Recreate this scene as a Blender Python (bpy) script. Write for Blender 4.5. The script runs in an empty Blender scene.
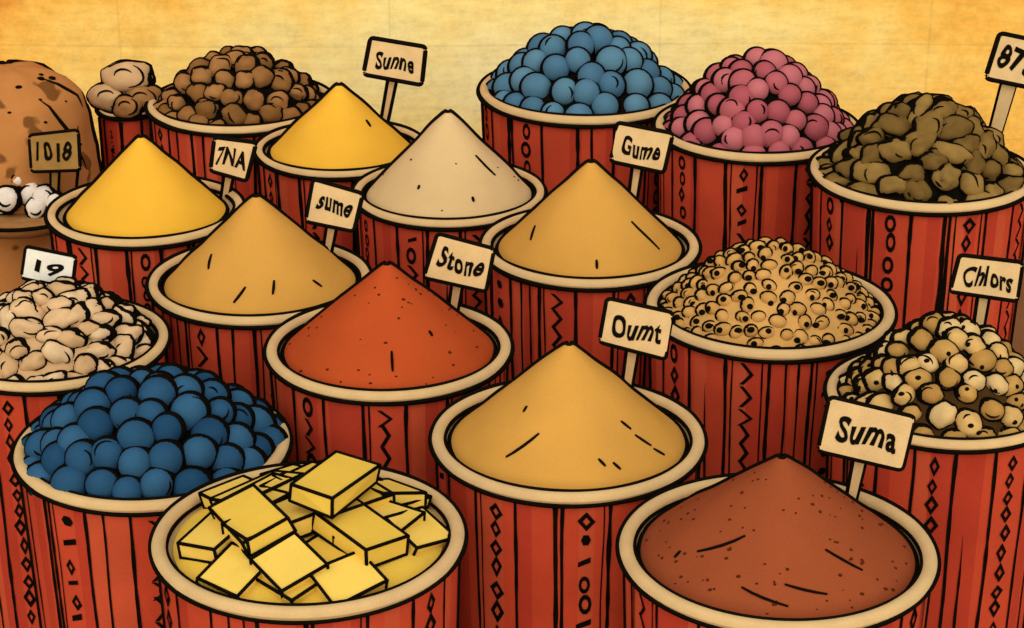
import bpy, math, random
from mathutils import Vector, Matrix, noise, Euler
R_ = math.radians
random.seed(7)
sc = bpy.context.scene

def lin(c):
    c/=255.0
    return c/12.92 if c<=0.04045 else ((c+0.055)/1.055)**2.4
def L(r,g,b,k=1.0): return (lin(r)*k,lin(g)*k,lin(b)*k,1)

MATS={}
def mat(name,col,var=0.10,scale=14,grain=0.05,bump=0.0,col2=None,thr=None,rough=0.95):
    if name in MATS: return MATS[name]
    m=bpy.data.materials.new(name); m.use_nodes=True
    nt=m.node_tree; N=nt.nodes; K=nt.links
    b=N['Principled BSDF']; b.inputs['Roughness'].default_value=rough
    b.inputs['Specular IOR Level'].default_value=0.0
    tc=N.new('ShaderNodeTexCoord')
    n1=N.new('ShaderNodeTexNoise'); n1.inputs['Scale'].default_value=scale; n1.inputs['Detail'].default_value=4
    K.new(tc.outputs['Object'],n1.inputs['Vector'])
    r1=N.new('ShaderNodeMapRange'); r1.inputs[1].default_value=.3; r1.inputs[2].default_value=.7
    r1.inputs[3].default_value=1-var; r1.inputs[4].default_value=1+var*.7
    K.new(n1.outputs['Fac'],r1.inputs[0])
    n2=N.new('ShaderNodeTexNoise'); n2.inputs['Scale'].default_value=420; n2.inputs['Detail'].default_value=2
    K.new(tc.outputs['Object'],n2.inputs['Vector'])
    r2=N.new('ShaderNodeMapRange'); r2.inputs[1].default_value=.3; r2.inputs[2].default_value=.7
    r2.inputs[3].default_value=1-grain; r2.inputs[4].default_value=1+grain
    K.new(n2.outputs['Fac'],r2.inputs[0])
    mu=N.new('ShaderNodeMath'); mu.operation='MULTIPLY'
    K.new(r1.outputs[0],mu.inputs[0]); K.new(r2.outputs[0],mu.inputs[1])
    src=None
    if col2:
        n3=N.new('ShaderNodeTexNoise'); n3.inputs['Scale'].default_value=thr[0]; n3.inputs['Detail'].default_value=2
        K.new(tc.outputs['Object'],n3.inputs['Vector'])
        r3=N.new('ShaderNodeMapRange'); r3.inputs[1].default_value=thr[1]; r3.inputs[2].default_value=thr[1]+.03
        K.new(n3.outputs['Fac'],r3.inputs[0])
        mx=N.new('ShaderNodeMix'); mx.data_type='RGBA'
        mx.inputs[6].default_value=col; mx.inputs[7].default_value=col2
        K.new(r3.outputs[0],mx.inputs[0]); src=mx.outputs[2]
    vm=N.new('ShaderNodeVectorMath'); vm.operation='SCALE'
    if src: K.new(src,vm.inputs[0])
    else: vm.inputs[0].default_value=col[:3]
    K.new(mu.outputs[0],vm.inputs['Scale'])
    K.new(vm.outputs[0],b.inputs['Base Color'])
    MATS[name]=m
    return m

INK=mat('ink',(.006,.0045,.0025,1),.2,30,.1)
CREAM=mat('cream_rim',L(206,170,114),.08,20,.05)
CREAM_IN=mat('cream_inside',L(216,176,114),.10,20,.05)
RED=mat('barrel_red',L(196,72,44),.12,9,.07)
RED2=mat('barrel_red_dark',L(182,62,40),.12,9,.07)
RED3=mat('barrel_red_brick',L(198,82,50),.12,9,.07)
SIGN=mat('sign_board',L(210,174,118),.10,25,.07)
SIGNW=mat('sign_board_pale',L(222,212,190),.10,25,.07)
SIGNB=mat('sign_board_brown',L(150,112,56),.15,25,.07)

class MB:
    def __init__(s): s.v=[];s.f=[];s.m=[];s.mats=[]
    def mi(s,m):
        if m not in s.mats: s.mats.append(m)
        return s.mats.index(m)
    def add(s,vs,fs,m):
        o=len(s.v); s.v+= [tuple(p) for p in vs]; i=s.mi(m)
        for f in fs: s.f.append(tuple(a+o for a in f)); s.m.append(i)
    def tube(s,pts,r,m=None,closed=False,n=6):
        m=m or INK; pts=[Vector(p) for p in pts]; k=len(pts); vs=[];fs=[]
        up=Vector((0,0,1))
        for i,p in enumerate(pts):
            if closed: t=pts[(i+1)%k]-pts[i-1]
            else: t=pts[min(i+1,k-1)]-pts[max(i-1,0)]
            if t.length<1e-9: t=Vector((1,0,0))
            t.normalize()
            u=up if abs(t.z)<.95 else Vector((0,1,0))
            a=t.cross(u).normalized(); b=a.cross(t)
            rr=r if not callable(r) else r(i/(k if closed else k-1))
            for j in range(n):
                q=2*math.pi*j/n
                vs.append(p+a*math.cos(q)*rr+b*math.sin(q)*rr)
        for i in range(k if closed else k-1):
            i2=(i+1)%k
            for j in range(n):
                fs.append((i*n+j,i*n+(j+1)%n,i2*n+(j+1)%n,i2*n+j))
        if not closed:
            fs.append(tuple(range(n))[::-1]); fs.append(tuple((k-1)*n+j for j in range(n)))
        s.add(vs,fs,m)
    def lathe(s,prof,c,m,n=96,fn=None,matfn=None):
        vs=[];k=len(prof)
        for i in range(n):
            a=2*math.pi*i/n
            for (r,z) in prof:
                p=Vector((c[0]+r*math.cos(a),c[1]+r*math.sin(a),z))
                if fn: p=fn(p,a,r,z)
                vs.append(p)
        o=len(s.v); s.v+=[tuple(p) for p in vs]
        for i in range(n):
            i2=(i+1)%n
            mm=s.mi(matfn(i/n) if matfn else m)
            for j in range(k-1):
                s.f.append((o+i*k+j,o+i2*k+j,o+i2*k+j+1,o+i*k+j+1)); s.m.append(mm)
    def obj(s,name,parent=None,smooth=True):
        me=bpy.data.meshes.new(name); me.from_pydata(s.v,[],s.f)
        for m in s.mats: me.materials.append(m)
        me.polygons.foreach_set('material_index',s.m)
        me.polygons.foreach_set('use_smooth',[smooth]*len(s.f))
        me.update()
        ob=bpy.data.objects.new(name,me); sc.collection.objects.link(ob)
        if parent: ob.parent=parent
        return ob
def empty(name):
    e=bpy.data.objects.new(name,None); sc.collection.objects.link(e); e.empty_display_size=.1; return e

def sph_t(nu,nv):
    vs=[(0,0,1)];fs=[]
    for j in range(1,nv):
        t=math.pi*j/nv
        for i in range(nu):
            a=2*math.pi*i/nu; vs.append((math.sin(t)*math.cos(a),math.sin(t)*math.sin(a),math.cos(t)))
    vs.append((0,0,-1))
    for i in range(nu): fs.append((0,1+i,1+(i+1)%nu))
    for j in range(nv-2):
        for i in range(nu):
            a=1+j*nu+i;b=1+j*nu+(i+1)%nu; fs.append((a,a+nu,b+nu,b))
    l=len(vs)-1;o=1+(nv-2)*nu
    for i in range(nu): fs.append((l,o+(i+1)%nu,o+i))
    return [Vector(v) for v in vs],fs
SV,SF=sph_t(22,13)
SVs,SFs=sph_t(12,8)
BACK=Vector((0,.92,-.39))
def blob(mb,c,rad,m,rot=None,lump=0,w=.003,small=False,ink=True,seed=0):
    V,F=(SVs,SFs) if small else (SV,SF)
    rot=rot or Matrix.Identity(3); c=Vector(c)
    rm=min(rad)
    def tr(v,ex):
        k=1+lump*noise.noise(v*1.4+Vector((seed*3.7,seed*1.3,0))) if lump else 1
        return rot@Vector((v.x*(rad[0]*k+ex),v.y*(rad[1]*k+ex),v.z*(rad[2]*k+ex)))
    mb.add([c+tr(v,0) for v in V],F,m)
    if ink:
        d=w*1.15+.18*rm
        mb.add([c+BACK*d+tr(v,w) for v in V],F,INK)
    return tr
def arc(mb,c,tr,n,al,p0,span,r,steps=8):
    n=n.normalized(); u=n.cross(Vector((0,0,1))).normalized(); v=u.cross(n)
    pts=[]
    for i in range(steps+1):
        p=p0+span*i/steps
        d=(n*math.cos(al)+u*math.sin(al)*math.cos(p)+v*math.sin(al)*math.sin(p))
        pts.append(Vector(c)+tr(d,0.0003))
    mb.tube(pts,lambda s:r*(.35+.75*math.sin(math.pi*s)),INK,n=5)

# ---------------- barrels
def barrel(x,y,z,r,w,seed=0,name='spice_barrel'):
    rnd=random.Random(seed)
    e=empty(name)
    az=math.atan2(-y,-x)
    rt=.0125*r/.24 if r>.12 else .007
    rb=r-rt*.5
    def Rz(q):
        k=q/z
        return (rb-.004)*(.90+.10*k)
    N=18 if r>.12 else 8
    ph=rnd.random()*6.28
    body=MB()
    mats=[rnd.choice([RED,RED,RED,RED,RED2,RED2,RED3]) for _ in range(N*3)]
    prof=[(Rz(q),q) for q in [0.0,.1,.2,.3,.4,.5,z-.08,z-.010]]
    body.lathe([(0.0,.003)]+prof,(x,y),RED,n=N*6,matfn=lambda t:mats[int((t-ph/6.28318)%1*N*3+1e-6)%(N*3)])
    body.obj('body',e)
    rim=MB()
    n=96;K=12
    cz=z-rt*.2; cr=r-rt
    prof=[(cr+rt*math.cos(2*math.pi*i/K),cz+rt*.95*math.sin(2*math.pi*i/K)) for i in range(K+1)]
    rim.lathe(prof,(x,y),CREAM,n=n)
    rim.obj('rim',e)
    ins=MB()
    ins.lathe([(cr,z+.0),(r-2*rt,z-.008),(r-2*rt-.004,z-.014),(0.0,z-.014)],(x,y),CREAM_IN,n=n)
    ins.obj('inner_lining',e)
    ink=MB()
    po=[];pi=[]
    for i in range(n):
        a=2*math.pi*i/n; c=math.cos(a-az)
        ao=R_(14-60*c); ai=R_(165-50*c)
        for (lst,al) in ((po,ao),(pi,ai)):
            rr=cr+rt*math.cos(al); zz=cz+rt*.95*math.sin(al)
            lst.append((x+rr*math.cos(a),y+rr*math.sin(a),zz))
    wv=lambda k:(lambda s:w*k*(1+.25*noise.noise(Vector((math.cos(s*6.283)*2,math.sin(s*6.283)*2,seed)))))
    ink.tube(po,wv(1.25),closed=True,n=7); ink.tube(pi,wv(.95),closed=True,n=7)
    def bp(th,s,q,off=.0016):
        R=Rz(q)+off; a=th+s/Rz(z)
        return (x+R*math.cos(a),y+R*math.sin(a),q)
    def vline(th,s0,ww,z0=.0,z1=None):
        z1=z1 or z-.016
        vs=[];fs=[];k=26;sd=rnd.random()*50
        for i in range(k+1):
            q=z0+(z1-z0)*i/k
            o=.003*noise.noise(Vector((q*7,sd,0))); hw=ww*(.7+.9*abs(noise.noise(Vector((q*16,sd,4)))))
            if z0>0: hw*=min(1,(i+.3)/5)
            if z1<z-.03: hw*=min(1,(k-i+.3)/5)
            vs+= [bp(th,s0+o-hw,q),bp(th,s0+o+hw,q)]
        for i in range(k): fs.append((2*i,2*i+1,2*i+3,2*i+2))
        ink.add(vs,fs,INK)
    def ring(th,s0,q0,pts,inner):
        k=len(pts);vs=[];fs=[]
        for (px,pz) in pts: vs.append(bp(th,s0+px,q0+pz,.0019))
        for (px,pz) in pts: vs.append(bp(th,s0+px*inner,q0+pz*inner,.0019))
        for i in range(k):
            j=(i+1)%k; fs.append((i,j,k+j,k+i))
        ink.add(vs,fs,INK)
    sw=2*math.pi*Rz(z)/N
    lw=w*.72
    for i in range(N):
        th=ph+2*math.pi*i/N
        vline(th,0,lw*1.2)
        kind=i%2 if rnd.random()<.9 else 2
        t=th+math.pi/N
        if kind==1:
            if rnd.random()<.4: vline(t,-sw*.36,lw*.55)
            if rnd.random()<.4: vline(t,sw*.36,lw*.55)
            q=z-.045; typ=rnd.choice(['dia','oval','mix','zig','oval','mix','dia'])
            hs=.0205*(r/.24)
            while q>.03:
                hw=hs*rnd.uniform(.48,.76); hh=hs*rnd.uniform(.8,1.2); jx=rnd.uniform(-.003,.003)
                ty=typ if typ!='mix' else rnd.choice(['dia','oval','dot','bar','zig'])
                if ty=='dia': ring(t,jx,q,[(0,hh),(hw,rnd.uniform(-.2,.2)*hh),(0,-hh),(-hw,rnd.uniform(-.2,.2)*hh)],.42)
                elif ty=='oval': ring(t,jx,q,[(hw*.95*math.cos(b*math.pi/5),hh*.95*math.sin(b*math.pi/5)) for b in range(10)],.52)
                elif ty=='dot': ring(t,jx,q,[(hw*.8*math.cos(b*math.pi/3),hh*.5*math.sin(b*math.pi/3)) for b in range(6)],.02)
                elif ty=='bar': ring(t,jx,q,[(-hw,-hh*.3),(hw,hh*.1),(hw,hh*.6),(-hw,hh*.15)],.02)
                else:
                    g=lw*1.3
                    vs=[bp(t,-hw,q+hh),bp(t,-hw+g*2,q+hh),bp(t,hw,q),bp(t,hw-g*2,q),bp(t,-hw,q-hh),bp(t,-hw+g*2,q-hh)]
                    ink.add(vs,[(0,1,2,3),(3,2,5,4)],INK)
                q-=2*hh*rnd.uniform(.96,1.08)
        elif kind==2:
            vline(t,-sw*.1,lw*.8)
            if rnd.random()<.5: vline(t,sw*.2,lw*.7,rnd.uniform(.1,.3))
        else:
            if rnd.random()<.4: vline(t,sw*rnd.uniform(-.2,.2),lw*.8,.0,z-rnd.uniform(.05,.3))
            if rnd.random()<.3: vline(t,sw*.36,lw*1.6)
    for sgn in (-1,1):
        a=az+sgn*R_(90)
        ink.tube([(x+(Rz(q)+w*.2)*math.cos(a),y+(Rz(q)+w*.2)*math.sin(a),q) for q in [0,.2,.4,z-.02]],w*1.2,n=6)
    ink.obj('ink_lines',e)
    return e

# ---------------- powder cone
def cone(name,x,y,z,R,h,m,w,speck=None,nspeck=0,strokes=(),seed=0,dx=0):
    e=empty(name); rnd=random.Random(seed)
    z0=z-.010; h=h-.003
    def prof(t):
        s=1-t**1.03
        tip=.02*max(0,1-t/.05)**2
        return z0+h*(s-tip)
    az=math.atan2(-y,-x); el=math.atan2(2.35-z,math.hypot(x,y))
    ts=[0,.015,.03,.05,.08]+[.08+.92*i/22 for i in range(1,23)]
    def P(t,a,off=0):
        k=t*R*(1+.012*noise.noise(Vector((math.cos(a)*2,math.sin(a)*2,seed))))
        q=Vector((x+dx*(1-t)+k*math.cos(a),y+k*math.sin(a),prof(t)))
        nn=noise.noise(q*14)*.003*min(1,t*4)*min(1,(1-t)*5)
        sl=h/R; N=Vector((sl*math.cos(a),sl*math.sin(a),1)).normalized()
        return q+N*(nn+off)
    b=MB(); n=120; vs=[];fs=[];k=len(ts)
    for i in range(n):
        a=2*math.pi*i/n
        for t in ts: vs.append(P(t,a))
    for i in range(n):
        i2=(i+1)%n
        for j in range(k-1): fs.append((i*k+j,i2*k+j,i2*k+j+1,i*k+j+1))
    b.add(vs,fs,m)
    b.obj('powder',e)
    ink=MB()
    for sg in (-1,1):
        pts=[]
        for i in range(30):
            t=.015+.985*i/29
            sl=h/R*1.03*max(t,.03)**.03
            c=-math.tan(el)/sl; c=max(-.97,c)
            d=math.acos(c)
            pts.append(P(t,az+sg*d,.001))
        ink.tube(pts,lambda s:w*(1.15+.2*noise.noise(Vector((s*4,sg,seed)))),n=7)
    ink.tube([P(.016,az+math.pi*.6*(j/4.0-1)) for j in range(9)],w*.9,n=6)
    ink.tube([P(1.0,2*math.pi*i/90)+Vector((0,0,.0015)) for i in range(90)],w*.95,closed=True,n=7)
    for (da,t,ln,sk) in strokes:
        a=az+R_(da); dt=ln/math.hypot(R,h)
        pts=[P(t+dt*(q-.5),a+sk*dt*(q-.5),.001) for q in [0,.25,.5,.75,1]]
        ink.tube(pts,lambda s:w*.68*(.4+.6*math.sin(math.pi*(.15+.7*s))),n=5)
    ink.obj('ink_lines',e)
    if nspeck:
        sp=MB()
        for _ in range(nspeck):
            t=math.sqrt(rnd.uniform(.02,.92)); a=az+rnd.uniform(-2,2)
            q=P(t,a,.0); rr=rnd.uniform(.0010,.0026)
            blob(sp,q,(rr*rnd.uniform(1,1.8),rr,rr),speck,small=True,ink=False)
        sp.obj('specks',e)
    return e

def spots(R,h,p,minD,rnd,tries=14000):
    out=[]
    for _ in range(tries):
        a=rnd.uniform(0,6.2832); q=math.sqrt(rnd.random())
        zz=h*(1-q**p); P=Vector((q*R*math.cos(a),q*R*math.sin(a),zz))
        ok=True
        for o in out:
            if (o-P).length_squared<minD*minD: ok=False;break
        if ok: out.append(P)
    return out
def mound(mb,x,y,z,R,h,p,m,lower=0):
    ts=[i/24 for i in range(25)]
    mb.lathe([(R*t,z+h*(1-t**p)-lower) for t in ts],(x,y),m,n=64)

def pile(name,x,y,z,R,h,p,size,cols,w,seed,shape=(1,1,1),lump=0,spacing=1.6,arcs=0,base=None,jit=.12,small=False,hole=False,low=.6):
    rnd=random.Random(seed); e=empty(name); mb=MB()
    mound(mb,x,y,z,R*1.0,h,p,base or INK,lower=size*low)
    C=Vector((x,y,z)); view=Vector((-x,-y,1.65)).normalized()
    for i,P in enumerate(spots(R-size*.6,h,p,size*spacing,rnd)):
        s=size*rnd.uniform(1-jit,1+jit)
        rad=(s*shape[0]*rnd.uniform(.93,1.07),s*shape[1]*rnd.uniform(.93,1.07),s*shape[2])
        rot=Euler((rnd.uniform(-.6,.6),rnd.uniform(-.6,.6),rnd.uniform(0,6.28))).to_matrix() if shape!=(1,1,1) else Euler((rnd.uniform(0,6),rnd.uniform(0,6),0)).to_matrix()
        c=C+P+Vector((0,0,rnd.uniform(-.1,.12)*size))
        m=rnd.choice(cols)
        tr=blob(mb,c,rad,m,rot,lump,w,small,seed=i)
        ri=rot.inverted()
        vv=ri@view
        if hole and rnd.random()<hole:
            n2=vv+Vector((rnd.uniform(-.5,.5),rnd.uniform(-.5,.5),rnd.uniform(-.5,.5)))
            q=c+tr(n2.normalized(),-.0005); rr=size*(.44 if small else .2)
            blob(mb,q,(rr*rnd.uniform(.8,1.4),rr*.8,rr),INK,small=True,ink=False)
        if arcs and rnd.random()<arcs:
            n2=vv+Vector((rnd.uniform(-.3,.3),rnd.uniform(-.3,.3),rnd.uniform(-.3,.3)))
            arc(mb,c,tr,n2,rnd.uniform(.45,.85),rnd.uniform(0,6.28),rnd.uniform(1.0,2.4),w*.5)
    mb.obj('pieces',e)
    return e

# ---------------- signs
def sign(text,bx,by,bz,cx,cy,cz,wd,ht,roll,w,board=SIGN,ts=1.0,seed=0,stakew=.022):
    rnd=random.Random(seed); w*=1.35
    e=empty('price_sign')
    rot=Matrix.Rotation(R_(-16),3,'X')@Matrix.Rotation(R_(roll),3,'Y')
    C=Vector((cx,cy,cz))
    def T(p): return C+rot@Vector(p)
    hw,hh=wd/2,ht/2; c=min(hw,hh)*.2
    j=lambda:rnd.uniform(-1,1)*.005
    cor=[(-hw+j(),-hh+j()),(hw+j(),-hh+j()),(hw+j(),hh+j()),(-hw+j(),hh+j())]
    out=[]
    for i,(a,b) in enumerate(cor):
        pa=Vector(cor[i-1])-Vector((a,b)); pb=Vector(cor[(i+1)%4])-Vector((a,b)); V0=Vector((a,b))
        A=V0+pa.normalized()*c; B=V0+pb.normalized()*c
        for t in (0,.25,.5,.75,1):
            out.append((1-t)**2*A+2*t*(1-t)*V0+t*t*B)
    th=.004
    n=len(out); mb=MB()
    vs=[T((p.x,-th,p.y)) for p in out]+[T((p.x,th,p.y)) for p in out]
    fs=[tuple(range(n)),tuple(range(n,2*n))[::-1]]+[(i,n+i,n+(i+1)%n,(i+1)%n) for i in range(n)]
    mb.add(vs,fs,board); mb.obj('board',e,False)
    ink=MB(); ink.tube([T((p.x,0,p.y)) for p in out],w*1.3,closed=True,n=8)
    st=MB(); top=T((0,th+.008,-hh*.2)); bot=Vector((bx,by,bz-.05))
    d=(bot-top).normalized(); s=d.cross(Vector((0,1,0))).normalized(); f=s.cross(d).normalized()
    a=stakew/2
    vs=[]
    for q,k in ((top,1.0),(bot,.7)):
        for (u,v) in ((-1,-.3),(1,-.3),(1,.3),(-1,.3)): vs.append(q+s*a*u*k+f*a*v)
    st.add(vs,[(0,1,2,3),(4,7,6,5),(0,4,5,1),(1,5,6,2),(2,6,7,3),(3,7,4,0)],board); st.obj('stake',e,False)
    for u in (-1,1): ink.tube([top+s*a*u,bot+s*a*u*.7],w*1.05,n=6)
    ink.obj('outline',e)
    cu=bpy.data.curves.new('lettering','FONT'); cu.body=text; cu.align_x='CENTER'; cu.align_y='CENTER'
    cu.size=1; cu.offset=.034; cu.shear=.1; cu.space_character=1.12; cu.extrude=.0; cu.resolution_u=4
    tmp=bpy.data.objects.new('tmp',cu); sc.collection.objects.link(tmp)
    bpy.context.view_layer.update()
    dg=bpy.context.evaluated_depsgraph_get(); me=bpy.data.meshes.new_from_object(tmp.evaluated_get(dg))
    xs=[v.co.x for v in me.vertices]; ys=[v.co.y for v in me.vertices]
    mx=(min(xs)+max(xs))/2; my=(min(ys)+max(ys))/2
    sx=wd*.74*ts/(max(xs)-min(xs)); sy=min(ht*.52*ts/(max(ys)-min(ys)),sx*1.7)
    for v in me.vertices:
        px=(v.co.x-mx)*sx; pz=(v.co.y-my)*sy
        pz+=.0035*math.sin(px*70+seed); px+=.0022*math.sin(pz*120+seed+px*90)
        v.co=T((px,-th-.0012,pz))
    me.materials.clear(); me.materials.append(INK)
    bpy.data.objects.remove(tmp)
    o=bpy.data.objects.new('lettering',me); sc.collection.objects.link(o); o.parent=e
    return e

# colours
YEL=mat('turmeric_yellow',L(226,168,52),.05,8,.04)
OCH=mat('ochre_powder',L(198,143,62),.06,8,.05)
BEI=mat('beige_powder',L(206,172,118),.06,8,.05)
REDP=mat('paprika_red',L(174,72,32),.07,8,.06)
RUST=mat('chili_rust',L(144,70,38),.07,8,.06)
DARKS=mat('speck_dark',L(84,34,16),.1)
BLU=[mat('blue_a',L(76,114,132),.10,20),mat('blue_b',L(68,104,124),.10,20),mat('blue_c',L(84,122,138),.1,20)]
DBL=[mat('navy_a',L(40,76,102),.14,20),mat('navy_b',L(32,66,92),.14,20),mat('navy_c',L(48,86,112),.14,20)]
PNK=[mat('pink_a',L(172,88,90),.10,20),mat('pink_b',L(160,78,82),.10,20),mat('pink_c',L(180,100,100),.10,20)]
NUT=[mat('nut_a',L(138,94,50),.16,30),mat('nut_b',L(124,84,42),.16,30),mat('nut_c',L(150,104,58),.16,30)]
BEA=[mat('bean_a',L(120,92,44),.2,30),mat('bean_b',L(106,80,38),.2,30),mat('bean_c',L(134,104,52),.2,30)]
SED=[mat('seed_a',L(198,148,80),.10,30),mat('seed_b',L(190,140,72),.10,30)]
MIX=[mat('mix_a',L(198,158,92),.12,30),mat('mix_b',L(180,138,72),.12,30),mat('mix_c',L(206,172,112),.12,30),mat('mix_d',L(166,124,62),.12,30)]
PAL=[mat('pale_a',L(206,168,120),.10,30),mat('pale_b',L(194,154,106),.10,30),mat('pale_c',L(212,178,132),.1,30)]
BLK=mat('yellow_block',L(232,192,84),.06,14,.04)
BLK2=mat('yellow_block_b',L(226,184,70),.06,14,.04)
MIXB=mat('mix_shade',L(70,48,22),.2,30)

# ---------------- layout (metres): x, y, rim height, rim radius
D=[('nuts',-.704,5.365,.70,.243),('yel_b',-.4195,5.024,.69,.211),('blue',.194,5.515,.69,.283),('pink',.615,5.161,.70,.257),
('beans',.956,4.755,.72,.261),('yel_l',-.823,4.55,.70,.220),('beige',-.145,4.672,.70,.222),('ochre_l',-.527,4.177,.68,.233),
('ochre_m',.168,4.33,.70,.236),('seeds',.517,3.981,.70,.249),('red',-.236,3.78,.70,.236),('mix',.790,3.561,.70,.216),
('pale',-.900,3.874,.67,.225),('dblue',-.646,3.477,.64,.247),('ochre_f',.098,3.387,.70,.240),('blocks',-.324,3.027,.70,.250),
('rust',.418,2.984,.70,.2505),('pot',-1.01,5.415,.67,.078)]
W={}
for i,(k,x,y,z,r) in enumerate(D):
    w=.0041*(math.sqrt(x*x+y*y)/3.4)**.7; W[k]=w
    barrel(x,y,z,r,w,seed=i*13+5)
P={d[0]:d[1:] for d in D}
def cn(name,key,apex,frac,m,**kw):
    x,y,z,r=P[key]; cone(name,x,y,z,r*frac,apex-z+.014,m,W[key]*1.0,**kw)
cn('turmeric_powder_pile','yel_b',.855,.84,YEL,strokes=[(50,.5,.02,0)],seed=1)
cn('turmeric_powder_pile','yel_l',.877,.82,YEL,strokes=[],seed=2)
cn('ginger_powder_pile','beige',.897,.87,BEI,strokes=[(50,.55,.06,1.0),(-30,.7,.01,0),(20,.8,.012,0)],seed=3,nspeck=10,speck=DARKS)
cn('cumin_powder_pile','ochre_l',.870,.87,OCH,strokes=[(-55,.6,.03,1.5),(-15,.8,.035,-1),(10,.75,.03,-.5),(45,.8,.02,1)],seed=4)
cn('cumin_powder_pile','ochre_m',.893,.85,OCH,strokes=[(-60,.7,.03,1.5),(55,.7,.08,.6),(5,.85,.02,0)],seed=5)
cn('paprika_powder_pile','red',.875,.865,REDP,strokes=[(2,.75,.04,0),(40,.6,.012,0)],nspeck=46,speck=DARKS,seed=6)
cn('coriander_powder_pile','ochre_f',.881,.865,OCH,strokes=[(-30,.72,.055,-1.4),(50,.62,.02,1),(55,.75,.03,1),(60,.86,.02,1),(20,.8,.015,1),(28,.84,.015,1),(-45,.5,.012,0)],seed=7)
cn('chili_powder_pile','rust',.865,.872,RUST,strokes=[(-38,.62,.055,-2.2),(42,.68,.05,1.6),(-5,.85,.022,5),(15,.8,.02,5),(-60,.8,.014,0)],nspeck=100,speck=DARKS,seed=8)

def pl(name,key,top,size,cols,p=2.0,frac=.88,wk=1.0,**kw):
    x,y,z,r=P[key]; h=top-z-size*.9+.015
    return pile(name,x,y,z-.012,r*frac,h,p,size,cols,W[key]*wk,**kw)
pl('brown_nut_pile','nuts',.842,.031,NUT,seed=21,shape=(1.05,.9,.85),lump=.2,spacing=1.4,arcs=.5,frac=.90)
pl('blueberry_pile','blue',.860,.037,BLU,seed=22,spacing=1.46,frac=.90,arcs=.3)
pl('pink_berry_pile','pink',.894,.032,PNK,seed=29,spacing=1.32,arcs=.5,frac=.90,p=1.8)
pl('brown_bean_pile','beans',.907,.034,BEA,seed=24,shape=(1.3,.85,.75),lump=.3,spacing=1.35,arcs=.9,frac=.90,p=1.8)
pl('spotted_seed_pile','seeds',.837,.0135,SED,seed=25,shape=(1.25,.95,.9),spacing=1.95,arcs=.5,frac=.89,base=SED[0],low=.1,small=True,hole=.75,p=1.7,wk=.62)
pl('mixed_nut_pile','mix',.853,.022,MIX,seed=26,shape=(1.1,.95,.85),lump=.15,spacing=1.42,arcs=.5,frac=.88,hole=.6,p=1.7,base=MIXB,wk=.9)
pl('pale_nut_pile','pale',.795,.024,PAL,seed=27,shape=(1.35,.9,.8),lump=.25,spacing=1.35,arcs=.7,frac=.88,p=1.7,base=PAL[1],low=.3,wk=.85)
pl('navy_berry_pile','dblue',.768,.031,DBL,seed=33,spacing=1.38,arcs=.35,frac=.94,p=2.3)

def blocks():
    x,y,z,r=P['blocks']; e=empty('yellow_block_pile'); mb=MB(); w=W['blocks']*.95; rnd=random.Random(5)
    m2=MB()
    mound(m2,x,y,z-.008,r*.86,.035,3,BLK2)
    lay=[(r*.72,.042,3.0,.086,14),(r*.52,.092,2.6,.100,31)]
    n0=0
    for li,(RR,hh,pp,md,sd) in enumerate(lay):
        for Pt in spots(RR,hh,pp,md,random.Random(sd)):
            n0+=1
            c=Vector((x,y,z+.006))+Pt
            q=Pt.xy.length/(r*.8)
            l,b,t=rnd.uniform(.12,.165),rnd.uniform(.070,.088),rnd.uniform(.024,.032)
            yaw=R_(rnd.choice([50,56,46,60,52,48,42]))+rnd.uniform(-.12,.12)
            if n0%6==0: yaw-=1.75
            ax=Vector((-Pt.y,Pt.x,0))
            tilt=Matrix.Rotation(.4*q*q+rnd.uniform(-.04,.12),3,ax) if ax.length>1e-4 else Matrix.Identity(3)
            rot=tilt@Matrix.Rotation(yaw,3,'Z')@Matrix.Rotation(rnd.uniform(-.12,.12),3,'X')
            if q>.7: l*=.66
            cs=[Vector((sx*l/2,sy*b/2,sz*t/2)) for sx in(-1,1) for sy in(-1,1) for sz in(-1,1)]
            V=[c+rot@(v+Vector((rnd.uniform(-1,1),rnd.uniform(-1,1),0))*.004) for v in cs]
            m2.add(V,[(0,1,3,2),(4,6,7,5),(0,4,5,1),(2,3,7,6),(0,2,6,4),(1,5,7,3)],BLK if n0%3 else BLK2)
            for a,b2 in ((0,1),(2,3),(4,5),(6,7),(0,2),(1,3),(4,6),(5,7),(0,4),(1,5),(2,6),(3,7)):
                mb.tube([V[a],V[b2]],w*.8,n=6)
            for v in V: blob(mb,v,(w*.8,)*3,INK,small=True,ink=False)
    m2.obj('blocks',e,False); mb.obj('ink_edges',e)
blocks()

def pot_top():
    x,y,z,r=P['pot']; e=empty('large_walnut_pile'); mb=MB()
    for i,(dx,dy,dz,a,b,c) in enumerate([(-.045,0,.03,.055,.05,.038),(.045,-.01,.03,.052,.05,.036),(0,.02,.080,.068,.05,.042),(.01,-.05,.02,.04,.04,.03)]):
        tr=blob(mb,(x+dx,y+dy,z+dz),(a,b,c),(PAL[1],NUT[2])[i%2],None,.2,.006,seed=i+40)
        for q in range(2): arc(mb,(x+dx,y+dy,z+dz),tr,Vector((.1*q,-.9,.4)),.4+.35*q,q*2,2.6,.0035)
    mb.obj('walnuts',e)
pot_top()

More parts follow.
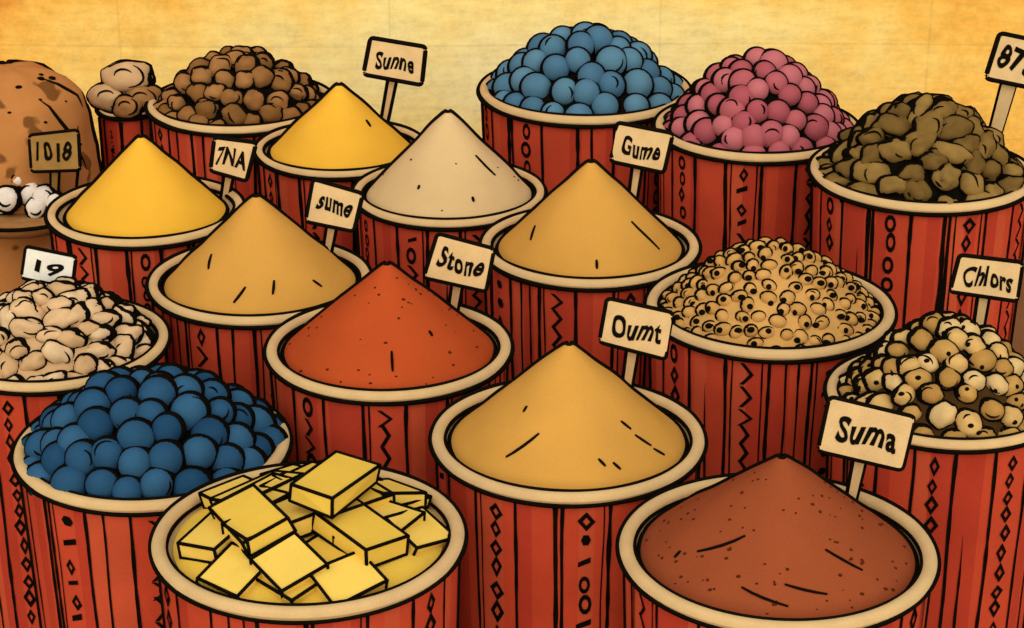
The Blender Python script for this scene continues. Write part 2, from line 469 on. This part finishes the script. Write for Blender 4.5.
def sack():
    x,y=-1.266,5.2; e=empty('burlap_sack'); mb=MB()
    SK=mat('sack_brown',L(178,116,60),.14,6,.08,0,col2=L(116,72,34),thr=(11,.60))
    pr=[(0,.845),(.05,.842),(.09,.832),(.13,.81),(.165,.775),(.19,.71),(.205,.62),(.20,.52),(.19,.44),(.20,.36),(.22,.25),(.23,.12),(.21,.03),(.0,.003)]
    pp=[]
    for i in range(len(pr)-1):
        for k in range(4):
            t=k/4; pp.append((pr[i][0]*(1-t)+pr[i+1][0]*t,pr[i][1]*(1-t)+pr[i+1][1]*t))
    pp.append(pr[-1])
    def fn(p,a,r,z):
        n=noise.noise(Vector((math.cos(a)*1.6,math.sin(a)*1.6,z*5)))
        return p+Vector((math.cos(a),math.sin(a),.25))*n*.03*min(1,r*12)
    mb.lathe(pp,(x,y),SK,n=80,fn=fn)
    mb.obj('cloth',e)
    ink=MB(); az=math.atan2(-y,-x)
    for sg in (-1,1):
        pts=[]
        for (r,z) in pp[3:-2]:
            a=az+sg*R_(94 if z<.77 else min(170,94+(z-.77)*1100))
            pts.append(fn(Vector((x+r*math.cos(a),y+r*math.sin(a),z)),a,r+.002,z))
        ink.tube(pts,.0085,n=7)
    rnd=random.Random(3)
    for _ in range(30):
        i=rnd.randrange(8,40); a=az+rnd.uniform(-1.2,1.2)
        r,z=pp[i]; rr=rnd.uniform(.002,.006)
        blob(ink,fn(Vector((x+r*math.cos(a),y+r*math.sin(a),z)),a,r,z),(rr*1.8,rr,rr),INK,small=True,ink=False)
    for (i0,a0,n,da) in ((14,.5,12,.05),(10,-.3,9,-.06),(20,1.0,10,-.03),(26,.2,8,.07),(9,.9,10,.04)):
        pts=[]
        for k in range(n):
            r,z=pp[i0+k]; a=az+a0+da*k
            pts.append(fn(Vector((x+r*math.cos(a),y+r*math.sin(a),z)),a,r,z))
        ink.tube(pts,lambda s:.005*(.3+.8*math.sin(math.pi*s)),n=5)
    ink.obj('ink_lines',e)
    g=empty('garlic_pile'); mb=MB(); GA=mat('garlic_white',L(222,208,186),.1,30)
    for i,(dx,dz,s) in enumerate([(-.10,.60,.030),(-.05,.585,.034),(.0,.59,.034),(.045,.59,.036),(.09,.585,.034),(.12,.58,.026),(.02,.625,.024),(-.02,.57,.030),(.07,.565,.028),(-.08,.57,.028)]):
        tr=blob(mb,(x+.03+dx,y-.2-.02*(i%3),dz-.01),(s*.95,s*.8,s*.9),GA,Euler((0,i,0)).to_matrix(),.15,.006,seed=i)
        arc(mb,(x+.03+dx,y-.2-.02*(i%3),dz-.01),tr,Euler((0,i,0)).to_matrix().inverted()@Vector((.1,-.9,.3)),.6,i,2.2,.0035)
    mb.lathe([(0,.50),(.15,.505),(.17,.535),(.16,.54),(0,.53)],(x+.05,y-.17),NUT[2],n=48)
    ring=[(x+.05+.171*math.cos(i*.1309),y-.17+.171*math.sin(i*.1309),.536) for i in range(48)]
    mb.tube(ring,.005,closed=True)
    mb.obj('cloves',g)
sack()

sign('Sunne',-.329,5.20,.72,-.291,5.19,.862,.140,.092,8,.0038,seed=1,ts=.95)
sign('7NA',-.664,4.656,.72,-.637,4.64,.793,.092,.082,10,.0034,seed=2)
sign('sume',-.396,4.259,.74,-.371,4.24,.820,.100,.086,12,.0032,seed=3)
sign('Stone',-.123,3.943,.72,-.100,3.93,.816,.122,.082,13,.003,seed=4)
sign('Gume',.262,4.53,.72,.284,4.52,.855,.117,.088,13,.0034,seed=5)
sign('Oumt',.205,3.57,.72,.224,3.56,.832,.125,.080,12,.0029,seed=6)
sign('Suma',.553,3.133,.74,.572,3.12,.838,.136,.085,13,.0027,seed=7)
sign('Chlors',.871,3.72,.72,.884,3.71,.871,.126,.076,7,.003,seed=8)
sign('875',1.138,4.90,.74,1.185,4.89,.95,.118,.112,14,.0037,seed=9,stakew=.035)
sign('1018',-1.13,5.00,.60,-1.112,4.97,.699,.117,.090,-3,.003,board=SIGNB,seed=10)
sign('19',-.962,3.969,.74,-.914,3.95,.797,.095,.062,12,.0028,board=SIGNW,seed=11,ts=.8,stakew=.03)

g=MB(); g.add([(-150,-150,0),(150,-150,0),(150,150,0),(-150,150,0)],[(0,1,2,3)],mat('ground_sand',L(120,84,54),.2,3,.1)); g.obj('ground',None,False)

def backdrop():
    m=bpy.data.materials.new('parchment_vignette'); m.use_nodes=True; nt=m.node_tree;N=nt.nodes;K=nt.links
    b=N['Principled BSDF']; b.inputs['Roughness'].default_value=1; b.inputs['Specular IOR Level'].default_value=0
    tc=N.new('ShaderNodeTexCoord')
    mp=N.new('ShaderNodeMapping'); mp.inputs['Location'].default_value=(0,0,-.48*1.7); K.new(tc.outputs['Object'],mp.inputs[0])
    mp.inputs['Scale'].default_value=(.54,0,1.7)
    ln=N.new('ShaderNodeVectorMath'); ln.operation='LENGTH'; K.new(mp.outputs[0],ln.inputs[0])  # pale centre, darker edges: vignette-like sky gradient painted into the paper colour
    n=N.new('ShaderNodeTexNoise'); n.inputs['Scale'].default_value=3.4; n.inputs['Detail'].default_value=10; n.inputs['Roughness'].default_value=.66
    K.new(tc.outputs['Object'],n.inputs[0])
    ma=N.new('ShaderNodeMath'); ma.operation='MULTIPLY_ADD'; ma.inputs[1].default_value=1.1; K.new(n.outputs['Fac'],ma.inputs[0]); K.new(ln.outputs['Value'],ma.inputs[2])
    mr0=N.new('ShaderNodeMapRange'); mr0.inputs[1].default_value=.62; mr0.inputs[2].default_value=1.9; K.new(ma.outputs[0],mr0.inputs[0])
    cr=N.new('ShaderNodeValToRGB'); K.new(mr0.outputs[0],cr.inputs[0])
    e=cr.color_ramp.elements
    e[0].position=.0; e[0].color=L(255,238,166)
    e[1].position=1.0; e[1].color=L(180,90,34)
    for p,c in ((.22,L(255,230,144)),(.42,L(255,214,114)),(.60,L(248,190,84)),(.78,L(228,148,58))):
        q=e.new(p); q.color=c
    m3=N.new('ShaderNodeMapping'); m3.inputs['Scale'].default_value=(8,1,36); K.new(tc.outputs['Object'],m3.inputs[0])
    n3=N.new('ShaderNodeTexNoise'); n3.inputs['Scale'].default_value=1; n3.inputs['Detail'].default_value=8; n3.inputs['Roughness'].default_value=.7; K.new(m3.outputs[0],n3.inputs[0])
    n4=N.new('ShaderNodeTexNoise'); n4.inputs['Scale'].default_value=30; n4.inputs['Detail'].default_value=9; n4.inputs['Roughness'].default_value=.82; K.new(tc.outputs['Object'],n4.inputs[0])
    ad=N.new('ShaderNodeMath'); ad.operation='ADD'; K.new(n3.outputs['Fac'],ad.inputs[0]); K.new(n4.outputs['Fac'],ad.inputs[1])
    mr=N.new('ShaderNodeMapRange'); mr.inputs[1].default_value=.75; mr.inputs[2].default_value=1.25; mr.inputs[3].default_value=.84; mr.inputs[4].default_value=1.16
    K.new(ad.outputs[0],mr.inputs[0])
    sx=N.new('ShaderNodeSeparateXYZ'); K.new(tc.outputs['Object'],sx.inputs[0])
    def crease(out,off,per):
        a=N.new('ShaderNodeMath'); a.operation='ADD'; a.inputs[1].default_value=off; K.new(out,a.inputs[0])
        p=N.new('ShaderNodeMath'); p.operation='PINGPONG'; p.inputs[1].default_value=per; K.new(a.outputs[0],p.inputs[0])
        r=N.new('ShaderNodeMapRange'); r.inputs[1].default_value=.001; r.inputs[2].default_value=.005; r.inputs[3].default_value=.90; r.inputs[4].default_value=1; K.new(p.outputs[0],r.inputs[0])
        return r.outputs[0]
    c1=crease(sx.outputs[0],.37,.41); c2=crease(sx.outputs[2],.02,.15)
    mm=N.new('ShaderNodeMath'); mm.operation='MULTIPLY'; K.new(c1,mm.inputs[0]); K.new(c2,mm.inputs[1])
    m5=N.new('ShaderNodeMath'); m5.operation='MULTIPLY'; K.new(mm.outputs[0],m5.inputs[0]); K.new(mr.outputs[0],m5.inputs[1])
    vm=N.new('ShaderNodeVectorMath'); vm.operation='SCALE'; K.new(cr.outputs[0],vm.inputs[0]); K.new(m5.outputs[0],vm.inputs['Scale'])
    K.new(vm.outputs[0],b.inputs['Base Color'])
    mb=MB(); nx,nz=60,20; vs=[];fs=[]
    for i in range(nx+1):
        for j in range(nz+1):
            X=-6+12*i/nx; Z=.005+3.2*j/nz
            vs.append((X,.02*math.sin(X*2.1),Z))
    for i in range(nx):
        for j in range(nz):
            a=i*(nz+1)+j; fs.append((a,a+nz+1,a+nz+2,a+1))
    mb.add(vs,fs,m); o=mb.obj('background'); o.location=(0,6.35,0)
backdrop()

el=R_(34)
w=bpy.data.worlds.new('World'); sc.world=w; w.use_nodes=True
nt=w.node_tree; bg=nt.nodes['Background']; sk=nt.nodes.new('ShaderNodeTexSky'); sk.sky_type='NISHITA'; sk.sun_disc=False
sk.sun_elevation=el; sk.sun_rotation=math.pi
nt.links.new(sk.outputs[0],bg.inputs[0]); bg.inputs[1].default_value=.13
ld=bpy.data.lights.new('sun','SUN'); ld.energy=3.5; ld.angle=R_(140); ld.color=(1,.92,.78)
lo=bpy.data.objects.new('sun',ld); sc.collection.objects.link(lo)
dr=Vector((0,math.cos(el),-math.sin(el)))
lo.rotation_euler=dr.to_track_quat('-Z','Y').to_euler()
sc.view_settings.view_transform='Standard'; sc.view_settings.look='None'; sc.view_settings.exposure=0

cd=bpy.data.cameras.new('camera'); co=bpy.data.objects.new('camera',cd); sc.collection.objects.link(co)
cd.sensor_width=36; cd.lens=36*2150/1024; cd.clip_end=500; cd.clip_start=.05
co.location=(0,0,2.35); co.rotation_euler=(R_(90-22.7),0,0)
sc.camera=co
